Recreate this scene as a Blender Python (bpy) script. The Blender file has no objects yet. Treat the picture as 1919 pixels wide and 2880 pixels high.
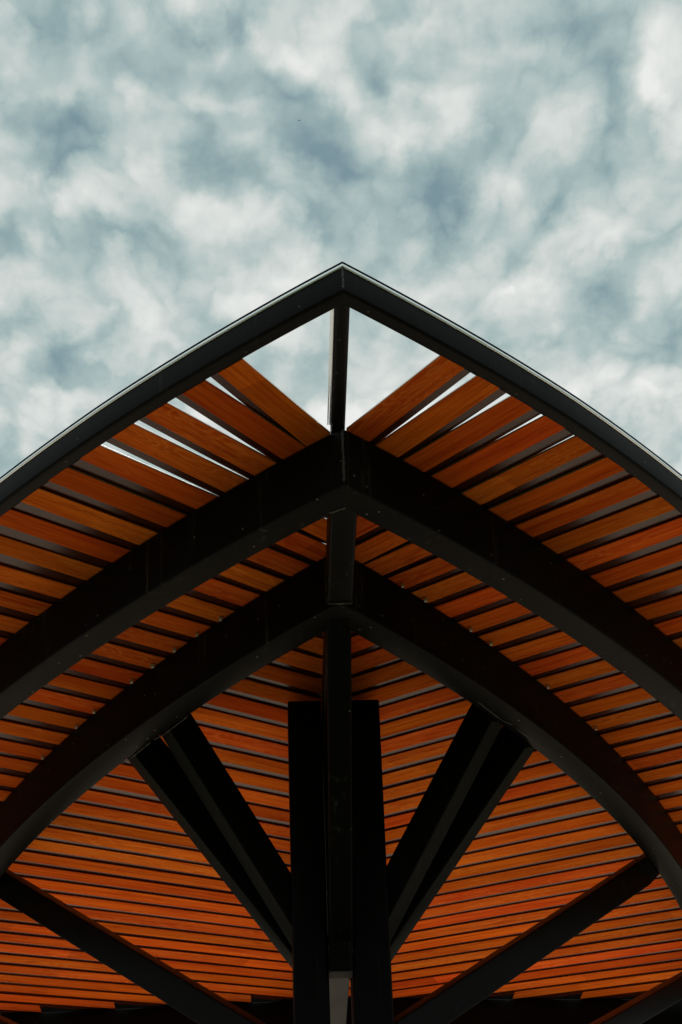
import bpy, math, random
from mathutils import Vector, Matrix
random.seed(7)
sc = bpy.context.scene
COL = sc.collection
S = 3.6            # metres per unit of the plan (plan unit = height of the louvres above the lens)
EYE = 1.6          # lens height above the ground

# ------------------------------------------------------------------ camera
cam_d = bpy.data.cameras.new('camera')
cam = bpy.data.objects.new('camera', cam_d); COL.objects.link(cam)
sc.camera = cam
cam_d.sensor_fit = 'VERTICAL'; cam_d.sensor_height = 36.0; cam_d.lens = 36.0 * 5800 / 2880
cam_d.clip_start = 0.05; cam_d.clip_end = 5000
R3 = Vector((0.99934, -0.02137, -0.03204)); U3 = Vector((0.0158, -0.5317, 0.8468)); F3 = R3.cross(U3) * -1
R3.normalize(); U3 = (U3 - R3 * U3.dot(R3)).normalized(); B3 = R3.cross(U3)
M = Matrix((R3, U3, B3)).transposed().to_4x4(); M.translation = Vector((-0.0641 * S, 0, EYE))
cam.matrix_world = M

# ------------------------------------------------------------------ sky, sun, exposure
SUN_EL, SUN_AZ = math.radians(60), math.radians(10)      # azimuth clockwise from +Y
world = bpy.data.worlds.new('World'); sc.world = world; world.use_nodes = True
wn, wl = world.node_tree.nodes, world.node_tree.links
wn.clear()
def N(nodes, t, **kw):
    n = nodes.new(t)
    for k, v in kw.items(): setattr(n, k, v)
    return n
def mth(nodes, links, op, a, b=None, c=None, clamp=False):
    n = nodes.new('ShaderNodeMath'); n.operation = op; n.use_clamp = clamp
    for i, v in enumerate((a, b, c)):
        if v is None: continue
        if isinstance(v, (int, float)): n.inputs[i].default_value = v
        else: links.new(v, n.inputs[i])
    return n.outputs[0]
def vmth(nodes, links, op, a, b=None, scale=None):
    n = nodes.new('ShaderNodeVectorMath'); n.operation = op
    for i, v in enumerate((a, b)):
        if v is None: continue
        if isinstance(v, (tuple, list, Vector)): n.inputs[i].default_value = v
        else: links.new(v, n.inputs[i])
    if scale is not None:
        if isinstance(scale, (int, float)): n.inputs['Scale'].default_value = scale
        else: links.new(scale, n.inputs['Scale'])
    return n
out = N(wn, 'ShaderNodeOutputWorld'); bg = N(wn, 'ShaderNodeBackground')
bg.inputs['Strength'].default_value = 0.1
wl.new(bg.outputs[0], out.inputs[0])
sky = N(wn, 'ShaderNodeTexSky'); sky.sky_type = 'NISHITA'; sky.sun_disc = False
sky.sun_elevation = SUN_EL; sky.sun_rotation = SUN_AZ; sky.air_density = 1.2; sky.dust_density = 2.5
tc = N(wn, 'ShaderNodeTexCoord')
sep = N(wn, 'ShaderNodeSeparateXYZ'); wl.new(tc.outputs['Generated'], sep.inputs[0])
zz = mth(wn, wl, 'MAXIMUM', sep.outputs[2], 0.06)
cx = mth(wn, wl, 'DIVIDE', sep.outputs[0], zz); cy = mth(wn, wl, 'DIVIDE', sep.outputs[1], zz)
cmb = N(wn, 'ShaderNodeCombineXYZ'); wl.new(cx, cmb.inputs[0]); wl.new(cy, cmb.inputs[1])
P = cmb.outputs[0]                      # position on a flat cloud deck
def noise(vec, scale, detail=6, rough=.55, dist=0., off=(0, 0, 0), lac=2.0):
    v = vmth(wn, wl, 'MULTIPLY', vec, (1, .60, 1)).outputs[0]
    v = vmth(wn, wl, 'ADD', v, off).outputs[0]
    n = N(wn, 'ShaderNodeTexNoise'); n.inputs['Scale'].default_value = scale; n.inputs['Detail'].default_value = detail
    n.inputs['Roughness'].default_value = rough; n.inputs['Distortion'].default_value = dist; n.inputs['Lacunarity'].default_value = lac
    wl.new(v, n.inputs['Vector']); return n
# warp the deck a little so that cloud masses get ragged outlines
w1 = noise(P, 9, 5, .55, off=(3.1, 7.7, 0))
wv = vmth(wn, wl, 'SUBTRACT', w1.outputs['Color'], (.5, .5, .5)).outputs[0]
wv = vmth(wn, wl, 'SCALE', wv, scale=0.075).outputs[0]
w2 = noise(P, 30, 5, .6, off=(8.1, 1.7, 0))
wv2 = vmth(wn, wl, 'SUBTRACT', w2.outputs['Color'], (.5, .5, .5)).outputs[0]
wv2 = vmth(wn, wl, 'SCALE', wv2, scale=0.028).outputs[0]
PW = vmth(wn, wl, 'ADD', P, vmth(wn, wl, 'MULTIPLY', vmth(wn, wl, 'ADD', wv, wv2).outputs[0], (1, 1.6, 1)).outputs[0]).outputs[0]
acc = None; BK = .9
CLOUDS = [(-0.1422, 0.9738, 0.0261, 0.0225, -0.5), (-0.0284, 0.9749, 0.0362, 0.0203, -0.5), (-0.1443, 1.0855, 0.0384, 0.0389, -0.9), (0.0203, 1.0443, 0.0206, 0.0347, -0.7), (0.042, 1.1015, 0.0249, 0.048, -0.9), (0.0554, 1.153, 0.0183, 0.028, -0.6), (-0.0171, 1.1189, 0.043, 0.0269, -0.4), (0.2123, 0.9931, 0.0371, 0.028, -0.6), (0.123, 1.1637, 0.0259, 0.0575, -0.8), (0.2706, 1.0911, 0.0323, 0.0423, -0.7), (0.201, 1.1698, 0.0299, 0.0344, -0.5), (-0.1276, 1.2196, 0.0339, 0.0546, -0.6), (-0.1794, 1.277, 0.031, 0.0515, -0.7), (-0.1607, 1.3693, 0.0244, 0.0315, -0.9), (0.0302, 1.1968, 0.0225, 0.0175, -0.6), (0.0764, 1.0241, 0.0273, 0.029, -0.6), (-0.0792, 1.0141, 0.0302, 0.0237, -0.35), (0.2818, 1.2861, 0.0319, 0.0525, -0.5), (0.3228, 1.3501, 0.0248, 0.0419, -0.3), (-0.0445, 1.0227, 0.0169, 0.0288, -0.5), (0.1557, 1.0896, 0.016, 0.0261, -0.6), (-0.1885, 1.2082, 0.0187, 0.0356, -0.6), (-0.0841, 1.0953, 0.0423, 0.0314, -0.3), (-0.0624, 1.2311, 0.019, 0.0554, -0.35), (0.2182, 1.0425, 0.0313, 0.0197, -0.3), (0.0386, 1.386, 0.0207, 0.0431, -0.4), (-0.2208, 1.43, 0.0125, 0.0448, -0.4), (-0.1293, 1.3761, 0.0123, 0.014, -0.4), (0.0052, 1.0569, 0.0138, 0.02, -0.3), (0.2569, 1.1756, 0.0376, 0.023, -0.35), (0.1293, 1.2138, 0.0305, 0.0179, -0.3), (-0.1345, 1.0446, 0.0341, 0.0171, 0.6), (-0.1659, 1.0337, 0.0135, 0.0291, 0.3), (-0.0907, 1.0557, 0.0275, 0.0149, 0.5), (-0.0369, 1.0607, 0.0311, 0.014, 0.6), (0.0407, 1.0114, 0.0202, 0.0213, 0.5), (0.0562, 1.0448, 0.0138, 0.0297, 0.6), (0.0115, 0.999, 0.0234, 0.0186, 0.3), (0.0982, 1.0474, 0.0277, 0.0148, 0.6), (0.1387, 1.0673, 0.0175, 0.0306, 0.5), (0.1703, 1.0128, 0.0306, 0.0214, 0.6), (0.1594, 1.1355, 0.0219, 0.0275, 0.5), (0.177, 1.1549, 0.0185, 0.0168, 0.4), (-0.1782, 1.1446, 0.0252, 0.022, 0.6), (-0.1321, 1.1572, 0.04, 0.0195, 0.6), (-0.08, 1.132, 0.0144, 0.0217, 0.6), (-0.1771, 1.2238, 0.0188, 0.0424, 0.6), (-0.05, 1.1658, 0.0294, 0.0255, 0.5), (-0.0121, 1.1911, 0.0336, 0.0203, 0.5), (0.2522, 1.2159, 0.0461, 0.0302, 0.6), (0.2015, 1.1129, 0.0217, 0.0214, 0.5), (-0.0033, 1.2805, 0.0353, 0.0452, 0.5), (-0.082, 1.29, 0.0353, 0.039, 0.5), (-0.1681, 1.4122, 0.0249, 0.0366, 0.6), (-0.1104, 1.3585, 0.0324, 0.0347, 0.6), (-0.0292, 1.0005, 0.0083, 0.0186, 0.5), (0.0096, 1.4421, 0.0596, 0.0456, 0.9), (0.0985, 1.4443, 0.0599, 0.0536, 0.9), (0.251, 1.4096, 0.0679, 0.0519, 0.6), (0.1484, 1.2508, 0.0467, 0.0376, 0.5), (0.2823, 1.0475, 0.021, 0.0149, 0.5), (0.3059, 1.1764, 0.0151, 0.0231, 0.4), (0.1865, 1.301, 0.0721, 0.0464, 0.4), (0.1068, 1.0979, 0.0214, 0.021, 0.4), (-0.2128, 1.4561, 0.0381, 0.0382, 0.6), (-0.0135, 1.0962, 0.0212, 0.0156, 0.4), (0.011, 1.1193, 0.0179, 0.0215, 0.3), (-0.1818, 1.3334, 0.0279, 0.027, 0.4), (0.3046, 1.3984, 0.0381, 0.0365, 0.4), (0.1033, 0.9723, 0.0132, 0.0135, 0.4), (-0.0968, 0.9742, 0.0196, 0.0271, 0.3), (0.1023, 1.3572, 0.0328, 0.0491, 0.4), (0.0171, 1.3318, 0.0161, 0.0339, 0.4)]
for (bx, by, rx, ry, amp) in CLOUDS:
    d = vmth(wn, wl, 'SUBTRACT', PW, (bx, by, 0)).outputs[0]
    d = vmth(wn, wl, 'MULTIPLY', d, (1 / rx, 1 / ry, 0)).outputs[0]
    q = vmth(wn, wl, 'DOT_PRODUCT', d, d).outputs['Value']
    e = mth(wn, wl, 'EXPONENT', mth(wn, wl, 'MULTIPLY', q, -1.0)); amp *= BK
    acc = mth(wn, wl, 'MULTIPLY_ADD', e, amp, acc if acc is not None else 0.0)
n1 = noise(P, 8.5, 8, .58, .35, off=(11.3, 4.2, 0)); n2 = noise(P, 24, 9, .60, .1, off=(1.3, 2.2, 0))
f = mth(wn, wl, 'MULTIPLY_ADD', mth(wn, wl, 'SUBTRACT', n1.outputs['Fac'], .5), .3, acc)
f = mth(wn, wl, 'MULTIPLY_ADD', mth(wn, wl, 'SUBTRACT', n2.outputs['Fac'], .5), 1.15, f)
for bs_, ba_, bo_ in ((9, 1.5, (2.9, 6.3, 0)), (19, 1.25, (7.7, .9, 0)), (41, .6, (4.4, 3.6, 0))):
    n4 = noise(PW, bs_, 0, .5, .0, off=bo_)
    pf = mth(wn, wl, 'ABSOLUTE', mth(wn, wl, 'SUBTRACT', n4.outputs['Fac'], .5))
    f = mth(wn, wl, 'MULTIPLY_ADD', mth(wn, wl, 'SUBTRACT', pf, .11), ba_ * 1.7, f)
f = mth(wn, wl, 'MULTIPLY_ADD', f, .50, .55, clamp=True)
ramp = N(wn, 'ShaderNodeValToRGB'); wl.new(f, ramp.inputs[0])
el = ramp.color_ramp.elements
def c10(r, g, b): return (r * 10, g * 10, b * 10, 1)
stops = [(0.0,(.175,.28,.325)),(.25,(.295,.41,.425)),(.48,(.44,.54,.53)),(.70,(.62,.67,.65)),(1.0,(.84,.85,.83))]
el[0].position, el[0].color = stops[0][0], c10(*stops[0][1]); el[1].position, el[1].color = stops[-1][0], c10(*stops[-1][1])
for p_, c_ in stops[1:-1]:
    e_ = el.new(p_); e_.color = c10(*c_)
# thinner cover lets a little of the real sky through
n3 = noise(P, 3.2, 4, .5, off=(5.5, 8.1, 0))
thin = mth(wn, wl, 'MULTIPLY', mth(wn, wl, 'SUBTRACT', 1.0, f, clamp=True), mth(wn, wl, 'MULTIPLY', n3.outputs['Fac'], .05))
mx = N(wn, 'ShaderNodeMix', data_type='RGBA'); wl.new(thin, mx.inputs[0]); wl.new(ramp.outputs[0], mx.inputs[6]); wl.new(sky.outputs[0], mx.inputs[7])
# unseen low sky is darkened so the steel facing it stays black
hz = N(wn, 'ShaderNodeMapRange'); hz.interpolation_type = 'SMOOTHSTEP'
hz.inputs['From Min'].default_value = 0.02; hz.inputs['From Max'].default_value = 0.56
hz.inputs['To Min'].default_value = 0.12; hz.inputs['To Max'].default_value = 1.0
wl.new(sep.outputs[2], hz.inputs['Value'])
sca = N(wn, 'ShaderNodeVectorMath', operation='SCALE'); wl.new(mx.outputs[2], sca.inputs[0]); wl.new(hz.outputs[0], sca.inputs['Scale'])
# unseen sky overhead is brightened to whiten the edge trims
ov = N(wn, 'ShaderNodeMapRange'); ov.interpolation_type = 'SMOOTHSTEP'
ov.inputs['From Min'].default_value = 0.74; ov.inputs['From Max'].default_value = 0.93
ov.inputs['To Min'].default_value = 1.0; ov.inputs['To Max'].default_value = 1.9
wl.new(sep.outputs[2], ov.inputs['Value'])
scb = N(wn, 'ShaderNodeVectorMath', operation='SCALE'); wl.new(sca.outputs[0], scb.inputs[0]); wl.new(ov.outputs[0], scb.inputs['Scale'])
wl.new(scb.outputs[0], bg.inputs['Color'])

sun_d = bpy.data.lights.new('sun', 'SUN'); sun_d.energy = 4.6; sun_d.angle = math.radians(5); sun_d.color = (1, .95, .88)
sun = bpy.data.objects.new('sun', sun_d); COL.objects.link(sun)
sd = Vector((math.sin(SUN_AZ) * math.cos(SUN_EL), math.cos(SUN_AZ) * math.cos(SUN_EL), math.sin(SUN_EL)))
sun.rotation_euler = sd.to_track_quat('Z', 'Y').to_euler()
sun.location = sd * 60
vs = sc.view_settings; vs.view_transform = 'Standard'; vs.look = 'None'; vs.exposure = 0.0; vs.gamma = 1.0; vs.use_curve_mapping = False
sc.cycles.max_bounces = 8; sc.cycles.diffuse_bounces = 5; sc.cycles.glossy_bounces = 4
try: sc.cycles.use_denoising = True
except Exception: pass

# ------------------------------------------------------------------ materials
def mat(name):
    m = bpy.data.materials.new(name); m.use_nodes = True
    nt = m.node_tree; b = nt.nodes['Principled BSDF']
    return m, nt.nodes, nt.links, b
def tnoise(n, l, vec, scale, detail=4, rough=.5, dist=0.):
    t = n.new('ShaderNodeTexNoise'); t.inputs['Scale'].default_value = scale; t.inputs['Detail'].default_value = detail
    t.inputs['Roughness'].default_value = rough; t.inputs['Distortion'].default_value = dist
    l.new(vec, t.inputs['Vector']); return t
def mapping(n, l, vec, scale, loc=None):
    m = n.new('ShaderNodeMapping'); m.inputs['Scale'].default_value = scale
    l.new(vec, m.inputs['Vector'])
    if loc is not None: l.new(loc, m.inputs['Location'])
    return m.outputs[0]
def mrange(n, l, v, a, b, c, d, smooth=False):
    m = n.new('ShaderNodeMapRange'); m.inputs['From Min'].default_value = a; m.inputs['From Max'].default_value = b
    m.inputs['To Min'].default_value = c; m.inputs['To Max'].default_value = d
    if smooth: m.interpolation_type = 'SMOOTHSTEP'
    l.new(v, m.inputs['Value']); return m.outputs[0]
def mixc(n, l, f, a, b, mode='MIX'):
    m = n.new('ShaderNodeMix'); m.data_type = 'RGBA'; m.blend_type = mode
    for i, v in ((0, f), (6, a), (7, b)):
        if isinstance(v, (int, float)): m.inputs[i].default_value = v
        elif isinstance(v, tuple): m.inputs[i].default_value = v
        else: l.new(v, m.inputs[i])
    return m.outputs[2]

def wood_material():
    m, n, l, b = mat('glossy_timber')
    tcn = n.new('ShaderNodeTexCoord'); oi = n.new('ShaderNodeObjectInfo')
    rnd = oi.outputs['Random']
    off = n.new('ShaderNodeCombineXYZ')
    l.new(mth(n, l, 'MULTIPLY', rnd, 37.0), off.inputs[0]); l.new(mth(n, l, 'MULTIPLY', rnd, 11.0), off.inputs[1])
    l.new(mth(n, l, 'MULTIPLY', rnd, 53.0), off.inputs[2])
    v = n.new('ShaderNodeVectorMath'); v.operation = 'ADD'; l.new(tcn.outputs['Object'], v.inputs[0]); l.new(off.outputs[0], v.inputs[1])
    vec = v.outputs[0]
    # broad tone drifting along the board
    broad = tnoise(n, l, mapping(n, l, vec, (1.6, 9, 9)), 1.0, 3, .5).outputs['Fac']
    # cathedral figure: rings of a slowly wandering trunk seen along the board
    figw = tnoise(n, l, mapping(n, l, vec, (1.7, 13, 13)), 1.0, 3, .45, .5).outputs['Fac']
    rings = mth(n, l, 'SINE', mth(n, l, 'MULTIPLY', figw, 120.0))
    rings = mrange(n, l, rings, -.2, 1, 0, 1, True)
    figmask = mrange(n, l, tnoise(n, l, mapping(n, l, vec, (1.1, 5, 5)), 1.0, 2, .5).outputs['Fac'], .44, .60, 0, 1, True)
    # straight fibre
    fib = tnoise(n, l, mapping(n, l, vec, (5, 190, 190)), 1.0, 6, .65, .2).outputs['Fac']
    fib2 = tnoise(n, l, mapping(n, l, vec, (2.2, 55, 55)), 1.0, 4, .55, .3).outputs['Fac']
    knot = tnoise(n, l, mapping(n, l, vec, (4.5, 13, 13)), 1.0, 2, .5, .5).outputs['Fac']
    c = mixc(n, l, mrange(n, l, broad, .32, .68, 0, 1, True), WOOD_A, WOOD_B)
    c = mixc(n, l, mrange(n, l, fib2, .38, .66, 0, .75), c, WOOD_C)
    c = mixc(n, l, mrange(n, l, fib, .46, .70, 0, .75), c, WOOD_D)
    c = mixc(n, l, mth(n, l, 'MULTIPLY', mth(n, l, 'MULTIPLY', rings, figmask), .36), c, WOOD_E)
    c = mixc(n, l, mrange(n, l, knot, .66, .76, 0, .6, True), c, WOOD_C)
    # short lengths butted end to end, each cut from another board
    sp = n.new('ShaderNodeSeparateXYZ'); l.new(tcn.outputs['Object'], sp.inputs[0])
    seg = mth(n, l, 'FLOOR', mth(n, l, 'ADD', mth(n, l, 'DIVIDE', sp.outputs[0], 1.45), mth(n, l, 'MULTIPLY', rnd, 9.0)))
    wnz = n.new('ShaderNodeTexWhiteNoise'); wnz.noise_dimensions = '2D'
    cv = n.new('ShaderNodeCombineXYZ'); l.new(seg, cv.inputs[0]); l.new(rnd, cv.inputs[1]); l.new(cv.outputs[0], wnz.inputs['Vector'])
    hs = n.new('ShaderNodeHueSaturation'); l.new(c, hs.inputs['Color'])
    l.new(mth(n, l, 'ADD', mth(n, l, 'MULTIPLY', mth(n, l, 'SUBTRACT', rnd, .5), .012), .5), hs.inputs['Hue'])
    l.new(mrange(n, l, wnz.outputs['Value'], 0, 1, .80, 1.16), hs.inputs['Value'])
    l.new(hs.outputs[0], b.inputs['Base Color'])
    l.new(mrange(n, l, fib2, .2, .8, WOOD_R - .07, WOOD_R + .1), b.inputs['Roughness'])
    b.inputs['Specular IOR Level'].default_value = WOOD_SPEC
    b.inputs['Coat Weight'].default_value = WOOD_COAT; b.inputs['Coat Roughness'].default_value = .22
    bp = n.new('ShaderNodeBump'); bp.inputs['Strength'].default_value = .12; bp.inputs['Distance'].default_value = .002
    l.new(fib, bp.inputs['Height']); l.new(bp.outputs[0], b.inputs['Normal'])
    return m

def steel_material(name, base, spec, rough, dusty=1.0):
    m, n, l, b = mat(name)
    tcn = n.new('ShaderNodeTexCoord'); vec = tcn.outputs['Object']
    blot = tnoise(n, l, mapping(n, l, vec, (1.7, 1.7, 1.7)), 1.0, 5, .6).outputs['Fac']
    streak = tnoise(n, l, mapping(n, l, vec, (34, 34, 1.6)), 1.0, 5, .7).outputs['Fac']
    smask = tnoise(n, l, mapping(n, l, vec, (4, 4, .8)), 1.0, 3, .5).outputs['Fac']
    st = mth(n, l, 'MULTIPLY', mrange(n, l, streak, .56, .74, 0, 1, True), mrange(n, l, smask, .45, .62, 0, 1, True))
    vor = n.new('ShaderNodeTexVoronoi'); vor.inputs['Scale'].default_value = 26; vor.inputs['Randomness'].default_value = 1; l.new(vec, vor.inputs['Vector'])
    pick = n.new('ShaderNodeSeparateColor'); l.new(vor.outputs['Color'], pick.inputs[0])
    speck = mth(n, l, 'MULTIPLY', mth(n, l, 'LESS_THAN', vor.outputs['Distance'], .10), mth(n, l, 'GREATER_THAN', pick.outputs[0], .74))
    c = mixc(n, l, mrange(n, l, blot, .3, .7, 0, 1, True), tuple(base) + (1,), tuple(x * 1.7 for x in base) + (1,))
    c = mixc(n, l, mth(n, l, 'MULTIPLY', st, .30 * dusty), c, (.10, .095, .085, 1))
    c = mixc(n, l, mth(n, l, 'MULTIPLY', speck, .55 * dusty), c, (.16, .15, .13, 1))
    l.new(c, b.inputs['Base Color'])
    l.new(mrange(n, l, blot, .3, .7, rough - .06, rough + .08), b.inputs['Roughness'])
    b.inputs['Specular IOR Level'].default_value = spec
    bp = n.new('ShaderNodeBump'); bp.inputs['Strength'].default_value = .10; bp.inputs['Distance'].default_value = .004
    fine = tnoise(n, l, mapping(n, l, vec, (9, 9, 9)), 1.0, 5, .6).outputs['Fac']
    l.new(fine, bp.inputs['Height']); l.new(bp.outputs[0], b.inputs['Normal'])
    return m

WOOD_A = (.60, .086, .008, 1); WOOD_B = (.72, .132, .010, 1); WOOD_C = (.36, .034, .006, 1); WOOD_D = (.80, .165, .024, 1); WOOD_E = (.86, .25, .05, 1)
WOOD_R, WOOD_SPEC, WOOD_COAT = .30, .0, .0
WOOD = wood_material()
STEEL = steel_material('black_painted_steel', (.0052, .0045, .0040), .032, .42, 1.8)
STEEL_EDGE = steel_material('satin_black_steel', (.0035, .0031, .0029), .055, .40, .5)
RIMS = steel_material('rim_black_steel', (.0060, .0052, .0052), .05, .40, .8)
WELD = steel_material('rough_weld', (.035, .032, .028), .4, .6, 1.0)
def plain(name, col, rough=.6, spec=.4):
    m, n, l, b = mat(name); tcn = n.new('ShaderNodeTexCoord')
    t = tnoise(n, l, tcn.outputs['Object'], 14, 4, .6).outputs['Fac']
    l.new(mixc(n, l, mrange(n, l, t, .3, .7, 0, 1), tuple(x * .8 for x in col) + (1,), tuple(col) + (1,)), b.inputs['Base Color'])
    b.inputs['Roughness'].default_value = rough; b.inputs['Specular IOR Level'].default_value = spec
    return m
CLIPM = plain('white_plastic', (.78, .76, .73), .5)
BIRDM = plain('dark_feathers', (.02, .02, .022), .8)
def trim_material(name, col, metal, rough):
    m, n, l, b = mat(name); tcn = n.new('ShaderNodeTexCoord')
    t = tnoise(n, l, tcn.outputs['Object'], 6, 4, .6).outputs['Fac']
    l.new(mixc(n, l, mrange(n, l, t, .3, .7, 0, 1), tuple(x * .86 for x in col) + (1,), tuple(col) + (1,)), b.inputs['Base Color'])
    b.inputs['Metallic'].default_value = metal; b.inputs['Roughness'].default_value = rough
    return m
TRIM = trim_material('satin_aluminium', (.93, .95, .95), 1.0, .30)
EDGE = trim_material('sky_glint_edge', (.86, .74, .68), .8, .28)  # pale colour painted in for sky reflected along the tip boards' edges
TONGUE = trim_material('shade_darkened_tongue', (.06, .011, .003), 0.0, .24)  # wood colour darkened to paint in the shade between boards
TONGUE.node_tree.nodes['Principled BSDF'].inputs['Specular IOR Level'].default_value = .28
def ground_material():
    m, n, l, b = mat('concrete_paving'); tcn = n.new('ShaderNodeTexCoord'); vec = tcn.outputs['Object']
    big = tnoise(n, l, vec, .35, 5, .6).outputs['Fac']; small = tnoise(n, l, vec, 22, 6, .7).outputs['Fac']
    br = n.new('ShaderNodeTexBrick'); br.inputs['Scale'].default_value = 1.0; br.inputs['Mortar Size'].default_value = .006
    br.inputs['Brick Width'].default_value = .6; br.inputs['Row Height'].default_value = .3; l.new(vec, br.inputs['Vector'])
    br.inputs['Color1'].default_value = (.46, .38, .29, 1); br.inputs['Color2'].default_value = (.40, .33, .25, 1); br.inputs['Mortar'].default_value = (.16, .15, .14, 1)
    c = mixc(n, l, mrange(n, l, big, .3, .7, 0, .35), br.outputs['Color'], (.34, .28, .22, 1))
    c = mixc(n, l, mrange(n, l, small, .35, .65, 0, .25), c, (.50, .42, .33, 1))
    l.new(c, b.inputs['Base Color']); b.inputs['Roughness'].default_value = .85
    return m

# ------------------------------------------------------------------ helpers
def W(p): return Vector((p[0] * S, p[1] * S, p[2] * S + EYE))     # plan units -> metres
def tag(o, label=None, cat=None, kind=None, group=None):
    if label: o['label'] = label
    if cat: o['category'] = cat
    if kind: o['kind'] = kind
    if group: o['group'] = group
    return o
def link_mesh(name, verts, faces, material, parent=None, origin=None, rot=None, smooth=False):
    """verts in world metres; the object's origin is put at `origin` with z rotation `rot`."""
    me = bpy.data.meshes.new(name)
    o = bpy.data.objects.new(name, me); COL.objects.link(o)
    mw = Matrix.Translation(origin if origin is not None else Vector((0, 0, 0)))
    if rot is not None: mw = mw @ Matrix.Rotation(rot, 4, 'Z')
    inv = mw.inverted()
    me.from_pydata([inv @ Vector(v) for v in verts], [], faces)
    import bmesh
    bm = bmesh.new(); bm.from_mesh(me); bmesh.ops.recalc_face_normals(bm, faces=bm.faces); bm.to_mesh(me); bm.free()
    me.materials.append(material)
    if smooth:
        for p in me.polygons: p.use_smooth = True
        try: me.set_sharp_from_angle(angle=math.radians(32))
        except Exception: pass
    if parent is not None:
        o.parent = parent
        pm = PW_[parent.name]
        o.matrix_parent_inverse = Matrix.Identity(4)
        o.matrix_basis = pm.inverted() @ mw
    else:
        o.matrix_basis = mw
    PW_[o.name] = mw
    return o
PW_ = {}
def sweep(rings, closed_ends=True):
    """rings: list of lists of points (same count)."""
    v = []; f = []; n = len(rings[0])
    for r in rings: v += r
    for i in range(len(rings) - 1):
        for j in range(n):
            a = i * n + j; b = i * n + (j + 1) % n
            f.append((a, b, b + n, a + n))
    if closed_ends:
        f.append(tuple(range(n))); f.append(tuple((len(rings) - 1) * n + j for j in range(n)))
    return v, f
def round_rect(w, h, r, seg=4):
    """outline of a rounded rectangle, x in 0..w, y in 0..h"""
    pts = []
    for cx_, cy_, a0 in ((w - r, r, -90), (w - r, h - r, 0), (r, h - r, 90), (r, r, 180)):
        for k in range(seg + 1):
            a = math.radians(a0 + 90 * k / seg); pts.append((cx_ + r * math.cos(a), cy_ + r * math.sin(a)))
    return pts

# ------------------------------------------------------------------ the plan (units)
CX, CY = 1.6251, 3.2440        # centre of the left wing's arcs; the right wing mirrors it
R_IN = 2.5422                   # inner face of the outer rim
R_RIM = 2.5565                 # outer face of the rim
R_A = 2.4150                   # outer face of the first curved beam
def R_FALL(psi): return -.0035 * min(1, max(0, (.775 - psi) / .075))    # the rim eases inward away from the tip
def R_B(psi): return 2.2687 - .060 * max(0, .755 - psi)    # outer face of the second curved beam
H_BEAM, W_BEAM = .0580, .0290
H_RIM = .0275
REAR = 2.935
def wing(side, x, y, z): return W((x if side < 0 else -x, y, z))
def arc_beam(name, side, router, w, h, ztop, material, psi_end, rad, seg=90, push=0.0, par=None, nudge=0.0):
    prof = round_rect(w, h, rad)          # x: 0 outer .. w inner (toward centre), y: 0 bottom .. h
    rings = []
    sols = []
    for (px, py) in prof:
        # psi where this strand meets X = -push
        lo, hi = .5, 1.1
        for _ in range(50):
            mid = (lo + hi) / 2; r = router(mid) - px
            if CX - r * math.cos(mid) < -push: lo = mid
            else: hi = mid
        sols.append((lo + hi) / 2)
    for k in range(seg + 1):
        t = k / seg; ring = []
        for (px, py), p0 in zip(prof, sols):
            psi = p0 + (psi_end - p0) * t; r = router(psi) - px
            nx = nudge * math.exp(-((p0 - psi) / .09) ** 2)
            ring.append(wing(side, CX - r * math.cos(psi) + (nx if side < 0 else -nx), CY - r * math.sin(psi), ztop - h + py))
        rings.append(ring)
    v, f = sweep(rings)
    return link_mesh(name, v, f, material, par or canopy, origin=rings[0][0].copy(), smooth=True)
def tube(name, a, b, w, h, material, parent, rad=.0022, cut_a=None, cut_b=None, up=(0, 0, 1)):
    """straight tube between two axis points (plan units); w across, h in the plane of `up`.
    cut_a / cut_b: (point, normal) planes the ends are trimmed to."""
    A, Bp = W(a), W(b); d = (Bp - A).normalized()
    upv = Vector(up); side = d.cross(upv).normalized(); uv = side.cross(d).normalized()
    prof = round_rect(w * S, h * S, rad * S)
    rings = []
    for end, P0, cut in ((0, A, cut_a), (1, Bp, cut_b)):
        ring = []
        for (px, py) in prof:
            q = P0 + side * (px - w * S / 2) + uv * (py - h * S / 2)
            if cut:
                cp, cn = W(cut[0]), Vector(cut[1]); t = (cp - q).dot(cn) / d.dot(cn); q = q + d * t
            ring.append(q)
        rings.append(ring)
    v, f = sweep(rings)
    return link_mesh(name, v, f, material, parent, origin=A, smooth=True)
def bead(a, b, rad, parent, n=26):
    A, Bp = W(a), W(b); d = (Bp - A).normalized(); s1 = d.orthogonal().normalized(); s2 = d.cross(s1)
    rings = []
    for k in range(n + 1):
        c = A.lerp(Bp, k / n) + s1 * random.uniform(-.2, .2) * rad + s2 * random.uniform(-.2, .2) * rad
        r = rad * (random.uniform(.6, 1.25) if k not in (0, n) else .3)
        rings.append([c + (s1 * math.cos(t) + s2 * math.sin(t)) * r * random.uniform(.85, 1.15) for t in [i * math.tau / 8 for i in range(8)]])
    v, f = sweep(rings)
    return link_mesh('weld_bead', v, f, WELD, parent, origin=A, smooth=True)

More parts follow.
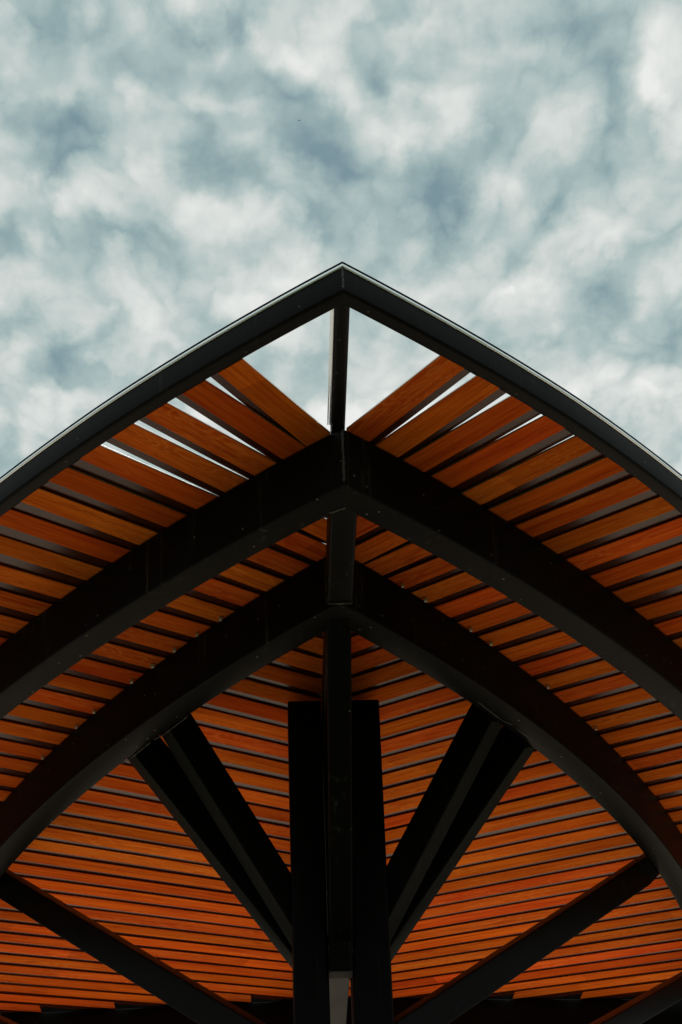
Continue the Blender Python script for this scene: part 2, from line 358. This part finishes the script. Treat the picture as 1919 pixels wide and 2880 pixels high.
# ------------------------------------------------------------------ ground
gm, gn, gl, gb = mat('unseen_dark_grass'); gtc = gn.new('ShaderNodeTexCoord')
g1 = tnoise(gn, gl, gtc.outputs['Object'], .4, 5, .6).outputs['Fac']; g2 = tnoise(gn, gl, gtc.outputs['Object'], 60, 5, .7).outputs['Fac']
gc = mixc(gn, gl, mrange(gn, gl, g1, .3, .7, 0, 1), (.035, .055, .018, 1), (.06, .075, .025, 1))
gl.new(mixc(gn, gl, mrange(gn, gl, g2, .3, .7, 0, .5), gc, (.02, .03, .012, 1)), gb.inputs['Base Color']); gb.inputs['Roughness'].default_value = .95
gb.inputs['Specular IOR Level'].default_value = .1
g = link_mesh('ground', [(-900, -900, -.12), (900, -900, -.12), (900, 900, -.12), (-900, 900, -.12)], [(0, 1, 2, 3)], gm)  # unseen, added dark to limit light bounced and reflected under the slats
tag(g, 'unseen dark grass added around the paving to keep bounced light low', 'ground', 'structure')
px_, y0_, y1_ = 19.0, 6.4, 46.0  # unseen paving, extent chosen to bounce light onto the deeper slats
vv, ff = sweep([[Vector(q) for q in ((-px_, y0_, z), (px_, y0_, z), (px_, y1_, z), (-px_, y1_, z))] for z in (-.3, 0)])
g = link_mesh('paving', vv, ff, ground_material())  # unseen, shaped to bounce light up to the slats
tag(g, 'unseen pale concrete paving shaped to bounce light up to the slats', 'paving', 'structure')

# ------------------------------------------------------------------ canopy
canopy = bpy.data.objects.new('canopy', None); COL.objects.link(canopy); canopy.location = W((0, 1.97, 0)); canopy.location.z = 0
PW_['canopy'] = Matrix.Translation(canopy.location)
tag(canopy, 'pointed black steel canopy with curved beams and an orange timber slat ceiling', 'canopy')

ZS = 1.0
# outer rim, two halves mitred at the tip
rims = []
for s in (-1, 1):
    rims.append(arc_beam('rim_beam', s, lambda p: R_RIM + R_FALL(p), R_RIM - R_IN, H_RIM, ZS + H_RIM, RIMS, .12, .0030, nudge=-.0030))
for s, rm in zip((-1, 1), rims):
    e = arc_beam('edge_trim', s, lambda p: R_RIM + R_FALL(p) + .0012, .0026, .0036, ZS + H_RIM - .0004, TRIM, .12, .0011, par=rm, nudge=-.0030)
    e = arc_beam('cap_strip', s, lambda p: R_RIM + R_FALL(p) + .0014, .0130, .0011, ZS + H_RIM + .0010, STEEL, .12, .0003, par=rm, nudge=-.0030)
beamsA = [arc_beam('curved_beam', s, lambda p: R_A, W_BEAM, H_BEAM, ZS - .0003, STEEL, .12, .0022) for s in (-1, 1)]
beamsB = [arc_beam('curved_beam', s, R_B, W_BEAM, H_BEAM, ZS - .0003, STEEL, .12, .0022) for s in (-1, 1)]
yA = CY - math.sqrt(R_A ** 2 - CX ** 2); pA = math.atan2(CY - yA, CX)
yB = CY - math.sqrt(R_B(.755) ** 2 - CX ** 2)
yAi = CY - math.sqrt((R_A - W_BEAM) ** 2 - CX ** 2); yBi = CY - math.sqrt((R_B(.755) - W_BEAM) ** 2 - CX ** 2)
yR = CY - math.sqrt(R_RIM ** 2 - CX ** 2); yRi = CY - math.sqrt(R_IN ** 2 - CX ** 2)
# nose bar from the tip to the first beam, ridge tubes behind it
nose = tube('nose_bar', (-.0033, yRi - .002, ZS + .0075), (-.0033, yA + .03, ZS + .0075), .0122, .0145, STEEL_EDGE, canopy, rad=.003)
tube('edge_trim', (-.0104, yRi + .004, ZS + .0045), (-.0104, yA - .001, ZS + .0045), .0011, .0060, TRIM, nose, rad=.0005)
tube('edge_trim', (-.0121, yRi + .007, ZS + .0045), (-.0121, yA - .001, ZS + .0045), .0010, .0060, TRIM, nose, rad=.0005)
HR = .0570
ridge1 = tube('ridge_beam', (0.0008, yAi - .002, ZS - H_BEAM + HR / 2 + .0006), (0.0008, yB + .004, ZS - H_BEAM + HR / 2 + .0006), .0232, HR, STEEL, canopy)
ridge2 = tube('ridge_beam', (0.0005, yBi - .002, ZS - H_BEAM + HR / 2 + .0006), (0.0005, REAR + .004, ZS - H_BEAM + HR / 2 + .0006), .0228, HR, STEEL, canopy)
# rear cross beam in two halves with a closing board above it
for s in (-1, 1):
    k = .07
    a = (0, REAR + .015, ZS - H_BEAM / 2); b = (s * .86, REAR + .015 + k * .86, ZS - H_BEAM / 2)
    rb = tube('rear_beam', a, b, .030, .058, STEEL_EDGE, canopy, cut_a=((s * .0002, REAR, 1), (1, 0, 0)))
    a = (0, REAR + .017, ZS + .018); b = (s * .86, REAR + .017 + k * .86, ZS + .018)
    cb = tube('closing_board', a, b, .008, .034, STEEL, canopy, rad=.0006, cut_a=((s * .0002, REAR, 1), (1, 0, 0)))

# ------------------------------------------------------------------ slats
SL = {-1: [(-0.0474,1.4116,56.07),(-0.0744,1.4353,50.32),(-0.1039,1.4639,45.85),(-0.1328,1.4919,43.58),(-0.1625,1.5213,40.92),(-0.1363,1.5989,39.13),(-0.1629,1.6301,37.80),(-0.1894,1.6607,36.10),(-0.1594,1.7340,34.96),(-0.1854,1.7666,33.16),(-0.2115,1.7981,32.51),(-0.2363,1.8321,31.67),(-0.2607,1.8659,31.24),(-0.2171,1.9400,30.66),(-0.2392,1.9735,30.09),(-0.2615,2.0089,29.51),(-0.2836,2.0463,28.94),(-0.3062,2.0837,28.36),(-0.3247,2.1167,27.79),(-0.3442,2.1563,27.21),(-0.3614,2.1927,26.64),(-0.3779,2.2296,26.06),(-0.3936,2.2667,25.49),(-0.4087,2.3041,24.91),(-0.4230,2.3419,24.34),(-0.4366,2.3799,23.76),(-0.4495,2.4182,23.19),(-0.4617,2.4568,22.61),(-0.4732,2.4957,22.04),(-0.4839,2.5347,21.46),(-0.4938,2.5741,20.89),(-0.5030,2.6136,20.31),(-0.5115,2.6534,19.74),(-0.5192,2.6934,19.16),(-0.5261,2.7336,18.59),(-0.5323,2.7740,18.01),(-0.5377,2.8145,17.44),(-0.5424,2.8552,16.86),(-0.5462,2.8961,16.29)], 1: [(-0.0417,1.4087,54.62),(-0.0704,1.4364,51.72),(-0.0989,1.4634,47.78),(-0.1273,1.4917,45.11),(-0.1573,1.5224,43.75),(-0.1345,1.5978,40.58),(-0.1617,1.6270,38.84),(-0.1888,1.6579,37.48),(-0.1620,1.7290,36.22),(-0.1880,1.7612,35.52),(-0.2131,1.7915,34.52),(-0.2385,1.8257,33.09),(-0.2629,1.8589,32.74),(-0.2864,1.8912,32.00),(-0.2454,1.9624,31.43),(-0.2677,1.9967,30.85),(-0.2892,2.0325,30.28),(-0.3096,2.0670,29.70),(-0.3287,2.1012,29.13),(-0.3475,2.1380,28.55),(-0.3644,2.1721,27.98),(-0.3816,2.2102,27.40),(-0.4000,2.2512,26.83),(-0.4158,2.2883,26.25),(-0.4309,2.3258,25.68),(-0.4453,2.3635,25.10),(-0.4590,2.4016,24.53),(-0.4719,2.4399,23.95),(-0.4841,2.4785,23.38),(-0.4956,2.5174,22.80),(-0.5064,2.5566,22.23),(-0.5164,2.5959,21.65),(-0.5257,2.6356,21.08),(-0.5342,2.6754,20.50),(-0.5419,2.7154,19.93),(-0.5489,2.7557,19.35),(-0.5552,2.7961,18.78),(-0.5607,2.8368,18.20),(-0.5654,2.8776,17.63)]}
FACE = .1005
def profile(fl, T1, T2):
    k_ = T1 * .55
    near = [(k_ - k_ * math.cos(a), T1 - k_ + k_ * math.sin(a)) for a in [math.radians(q) for q in (90, 70, 50, 30, 12, 0)]]
    return [(.002, 0), (FACE - .003, 0), (FACE - .0008, .0008), (FACE, .003), (FACE, T2), (FACE + fl, T2), (FACE + fl, T2 + .003),
            (FACE - .02, T2 + .003), (FACE - .02, T1)] + near + [(0, .0016), (.0005, .0005)]
nsl = 0
for s in (-1, 1):
    for i, (qx, qy, ang) in enumerate(SL[s]):
        a = math.radians(ang); d = (math.cos(a), math.sin(a)); nrm = (-math.sin(a), math.cos(a))   # nrm: away from the lens
        def at_r(y, R):
            ox, oy = qx + nrm[0] * y / S - CX, qy + nrm[1] * y / S - CY
            bq = ox * d[0] + oy * d[1]; cq = ox * ox + oy * oy - R * R
            disc = bq * bq - cq
            return -bq - math.sqrt(disc) if disc > 0 else None
        def at_x(y, X): return (X - (qx + nrm[0] * y / S)) / d[0]
        def at_rear(y):
            # line meets Y = REAR + .07*|X|
            px, py = qx + nrm[0] * y / S, qy + nrm[1] * y / S
            # py + t*dy = REAR - .07*(px + t*dx)
            return (REAR - .07 * px - py) / (d[1] + .07 * d[0])
        ycr = qy + d[1] / d[0] * (-qx)
        GAP = (-.0130 if s < 0 else -.0040) if ycr < yA + .01 else (-.0100 if s < 0 else -.0060)
        PROF = profile(((.036, .036, .038, .042, .072, .078) if s < 0 else (.036, .042, .050, .060, .074, .079))[i] if i < 6 else .079, *((.0095, .0112) if i < 6 else (.0055, .0072)))
        ridge_t = at_x(0, GAP)
        xr = qx + nrm[0] * FACE / S + d[0] * at_rear(FACE); 
        endX = GAP if xr > GAP else xr + .004
        prev = at_r(0, R_IN)
        if prev is None: continue
        verts0, verts1 = [], []
        ok = True
        tilt, lift = random.uniform(-.011, .011), random.uniform(-.0003, .0006)
        if i < 6: tilt *= .5
        for (py, pz) in PROF:
            t0 = at_r(py, R_IN + .0022); t1 = at_x(py, endX)
            if t0 is None or t1 - t0 < .02: ok = False; break
            z = ZS + (pz + lift + tilt * (py - FACE / 2) + .0006) / S
            for t, L_ in ((t0, verts0), (t1, verts1)):
                L_.append(wing(s, qx + nrm[0] * py / S + d[0] * t, qy + nrm[1] * py / S + d[1] * t, z))
        if not ok: continue
        v, f = sweep([verts0, verts1])
        rot = a if s < 0 else math.pi - a
        o = link_mesh('slat', v, f, WOOD, canopy, origin=verts0[0].copy(), rot=rot)
        npf = len(PROF)
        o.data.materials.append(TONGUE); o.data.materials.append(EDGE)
        for pi_ in range(npf):
            if pi_ in (3, 4, 5, 6): o.data.polygons[pi_].material_index = 1
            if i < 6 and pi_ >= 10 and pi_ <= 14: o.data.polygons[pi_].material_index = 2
        nsl += 1
print('slats', nsl)

# ------------------------------------------------------------------ posts, struts
YP = 1.945
PX0, PW1 = .0117, .0355
for s, x0_, x1_ in ((-1, -.0471, -.0122), (1, .0112, .0492)):
    w = x1_ - x0_
    p = tube('post', ((x0_ + x1_) / 2, YP + .0175, -EYE / S + .0022), ((x0_ + x1_) / 2, YP + .0175, .9855), w, .0350, STEEL_EDGE, canopy, rad=.0030, up=(0, -1, 0))
    p2 = tube('post', ((x0_ + x1_) / 2, YP + .0600, -EYE / S + .0022), ((x0_ + x1_) / 2, YP + .0600, .9835), w, .0350, STEEL_EDGE, canopy, rad=.0030, up=(0, -1, 0))
    bx, by = (x0_ + x1_) / 2 * S, (YP + .0400) * S
    prof = round_rect(w * S + .10, .46, .012)
    ring0 = [Vector((bx + q[0] - (w * S + .10) / 2, by + q[1] - .23, .001)) for q in prof]; ring1 = [q + Vector((0, 0, .012)) for q in ring0]
    if s > 0:
        ring0 = [Vector((max(q.x, .003), q.y, q.z)) for q in ring0]; ring1 = [Vector((max(q.x, .003), q.y, q.z)) for q in ring1]
    else:
        ring0 = [Vector((min(q.x, -.003), q.y, q.z)) for q in ring0]; ring1 = [Vector((min(q.x, -.003), q.y, q.z)) for q in ring1]
    vv, ff = sweep([ring0, ring1]); link_mesh('base_plate', vv, ff, STEEL, p, origin=Vector((bx, by, 0)))
# spacer between the posts and the tie running back from it
sp = tube('spacer', (-.0004, YP + .002, .687), (-.0004, YP + .002, .945), .0226, .020, STEEL, canopy, rad=.0006, up=(0, -1, 0)) 
tie = tube('tie_beam', (-.0004, YP + .014, .7235), (-.0004, 2.93, .7235), .0228, .023, STEEL_EDGE, canopy)
# strut under the ridge, from the second beam down to the posts
ZU = ZS - H_BEAM
zcut = ((0, 0, ZU), (0, 0, 1))
front = tube('strut', (0.0006, yBi - .004 + .0, ZU + .006), (0.0006, YP + .004, .722), .0226, .0222, STEEL, canopy, cut_a=zcut)
def brace(s, top, bot, w=.0215, h=.0305):
    w, sh = (.028, .0034) if bot[2] > .7 else (.026, .0022)
    if bot[1] > 2.0: h = .0355; top = (top[0] - .003, top[1] - .004, top[2]); bot = (bot[0], bot[1], bot[2] + .004)
    if bot[2] < .56: h = .0250
    top = (top[0], top[1] + sh, top[2]); bot = (bot[0], bot[1] + sh, bot[2])
    # the top end is welded to the inner side of the second curved beam
    kk = 1.0085
    tx = (-.0641 + (s * top[0] + .0641) * kk) * s; top = (tx, top[1] * kk, top[2] * kk)
    psi = math.atan2(CY - top[1], CX + top[0]); rin = R_B(psi) - W_BEAM
    cp = (-(CX - rin * math.cos(psi)) if s > 0 else CX - rin * math.cos(psi), CY - rin * math.sin(psi), 1)
    cn = (-s * -math.cos(psi) * -1, -math.sin(psi), 0)
    cn = (s * math.cos(psi), -math.sin(psi), 0)
    return tube('strut', (s * top[0], top[1], top[2]), (s * bot[0], bot[1], bot[2]), w, h, STEEL_EDGE, canopy,
                cut_a=(cp, cn), cut_b=((s * .0472 if s < 0 else .0493, 0, 0), (1, 0, 0)))
for s, tb in ((-1, (((.162, 1.918, .948), (.048, 1.966, .765)), ((.201, 1.977, .948), (.048, 2.012, .752)),
                    ((.384, 2.325, .942), (.048, 1.966, .609)), ((.53, 2.655, .930), (.048, 1.966, .500)))),
              (1, (((.159, 1.900, .948), (.050, 1.966, .767)), ((.200, 1.962, .948), (.050, 2.012, .752)),
                    ((.392, 2.300, .942), (.050, 1.966, .629)), ((.523, 2.626, .930), (.050, 1.966, .522))))):
    for top, bot in tb: brace(s, top, bot)

# ------------------------------------------------------------------ welds and clips
for s, ids in ((-1, (8, 9, 10, 11, 12, 14, 15, 17)), (1, (6, 7, 9, 10, 13, 16))):
    for i in ids:
        qx, qy, ang = SL[s][i]; a = math.radians(ang); d = (math.cos(a), math.sin(a))
        off = .064 / S; x, y = qx - d[1] * off, qy + d[0] * off
        # where the board meets the second beam
        for _ in range(30):
            psi = math.atan2(CY - y, CX - x); e = math.hypot(CX - x, CY - y) - R_B(psi)
            x += d[0] * e; y += d[1] * e
        hw = random.uniform(.0042, .0062) / S
        x -= d[0] * .0030; y -= d[1] * .0030
        pts = [(-1, -1), (1, -1), (1, 1), (-.4, 1)]
        r0 = [wing(s, x + q[0] * hw, y + q[1] * hw, ZS - .0034) for q in pts]; r1 = [wing(s, x + q[0] * hw, y + q[1] * hw, ZS - .0002) for q in pts]
        v, f = sweep([r0, r1]); link_mesh('clip', v, f, CLIPM, canopy, origin=r0[0].copy())
bead((-.0030, yR - .0004, ZS + .002), (-.0030, yR - .0004, ZS + H_RIM - .003), .0035, rims[0])
bead((0, yA - .0003, ZU + .002), (0, yA - .0003, ZS - .003), .004, beamsA[0])
bead((0.002, yAi - .003, ZU - .0002), (-.012, yAi + .006, ZU - .0002), .004, beamsA[0], 12)
bead((-.0115, yB - .0003, ZU + .002), (-.0115, yB - .0003, ZS - .012), .0035, beamsB[0])
bead((-.011, yB - .0005, ZU - .0002), (.0125, yB - .0005, ZU - .0002), .004, beamsB[0], 14)
for zb in (.73, .705):
    bead((-.0113, YP - .0002, zb), (-.0113, YP - .0002, zb + .012), .004, sp, 10)
    bead((.0106, YP - .0002, zb), (.0106, YP - .0002, zb + .012), .004, sp, 10)

# ------------------------------------------------------------------ a far bird
dirb = (R3 * ((688 * 1.2238 - 959.5) / 5800) + U3 * ((1440 - 277 * 1.2238) / 5800) - B3).normalized()
bc = M.translation + dirb * 240
bv = [(0, .12, 0), (.03, .03, .012), (0, -.11, 0), (-.03, .03, .012), (0, .03, -.025), (.24, -.02, .06), (.10, -.05, .03), (-.24, -.02, .06), (-.10, -.05, .03)]
bf = [(0, 1, 4), (1, 2, 4), (2, 3, 4), (3, 0, 4), (0, 3, 1), (1, 3, 2), (1, 5, 6), (1, 6, 2), (3, 8, 7), (3, 2, 8)]
bird = link_mesh('bird', [bc + Vector(q) * .8 for q in bv], bf, BIRDM, origin=bc)
sm = bird.modifiers.new('thickness', 'SOLIDIFY'); sm.thickness = .012
tag(bird, 'tiny dark bird flying far off, alone against the clouds', 'bird')

for s, pts in ((-1, ((-.1487, 1.887), (-.1751, 1.928), (-.1866, 1.9407))), (-1, ((-.190, 1.946), (-.2142, 1.9851), (-.2239, 1.9968))),
               (1, ((.1451, 1.8683), (.1732, 1.9115), (.1855, 1.9221))), (1, ((.190, 1.931), (.2178, 1.9727), (.2245, 1.9809)))):
    for a_, b_ in zip(pts[:-1], pts[1:]):
        bead((a_[0], a_[1], ZU - .0002), (b_[0], b_[1], ZU - .0002), .0021, beamsB[0 if s < 0 else 1], 14)
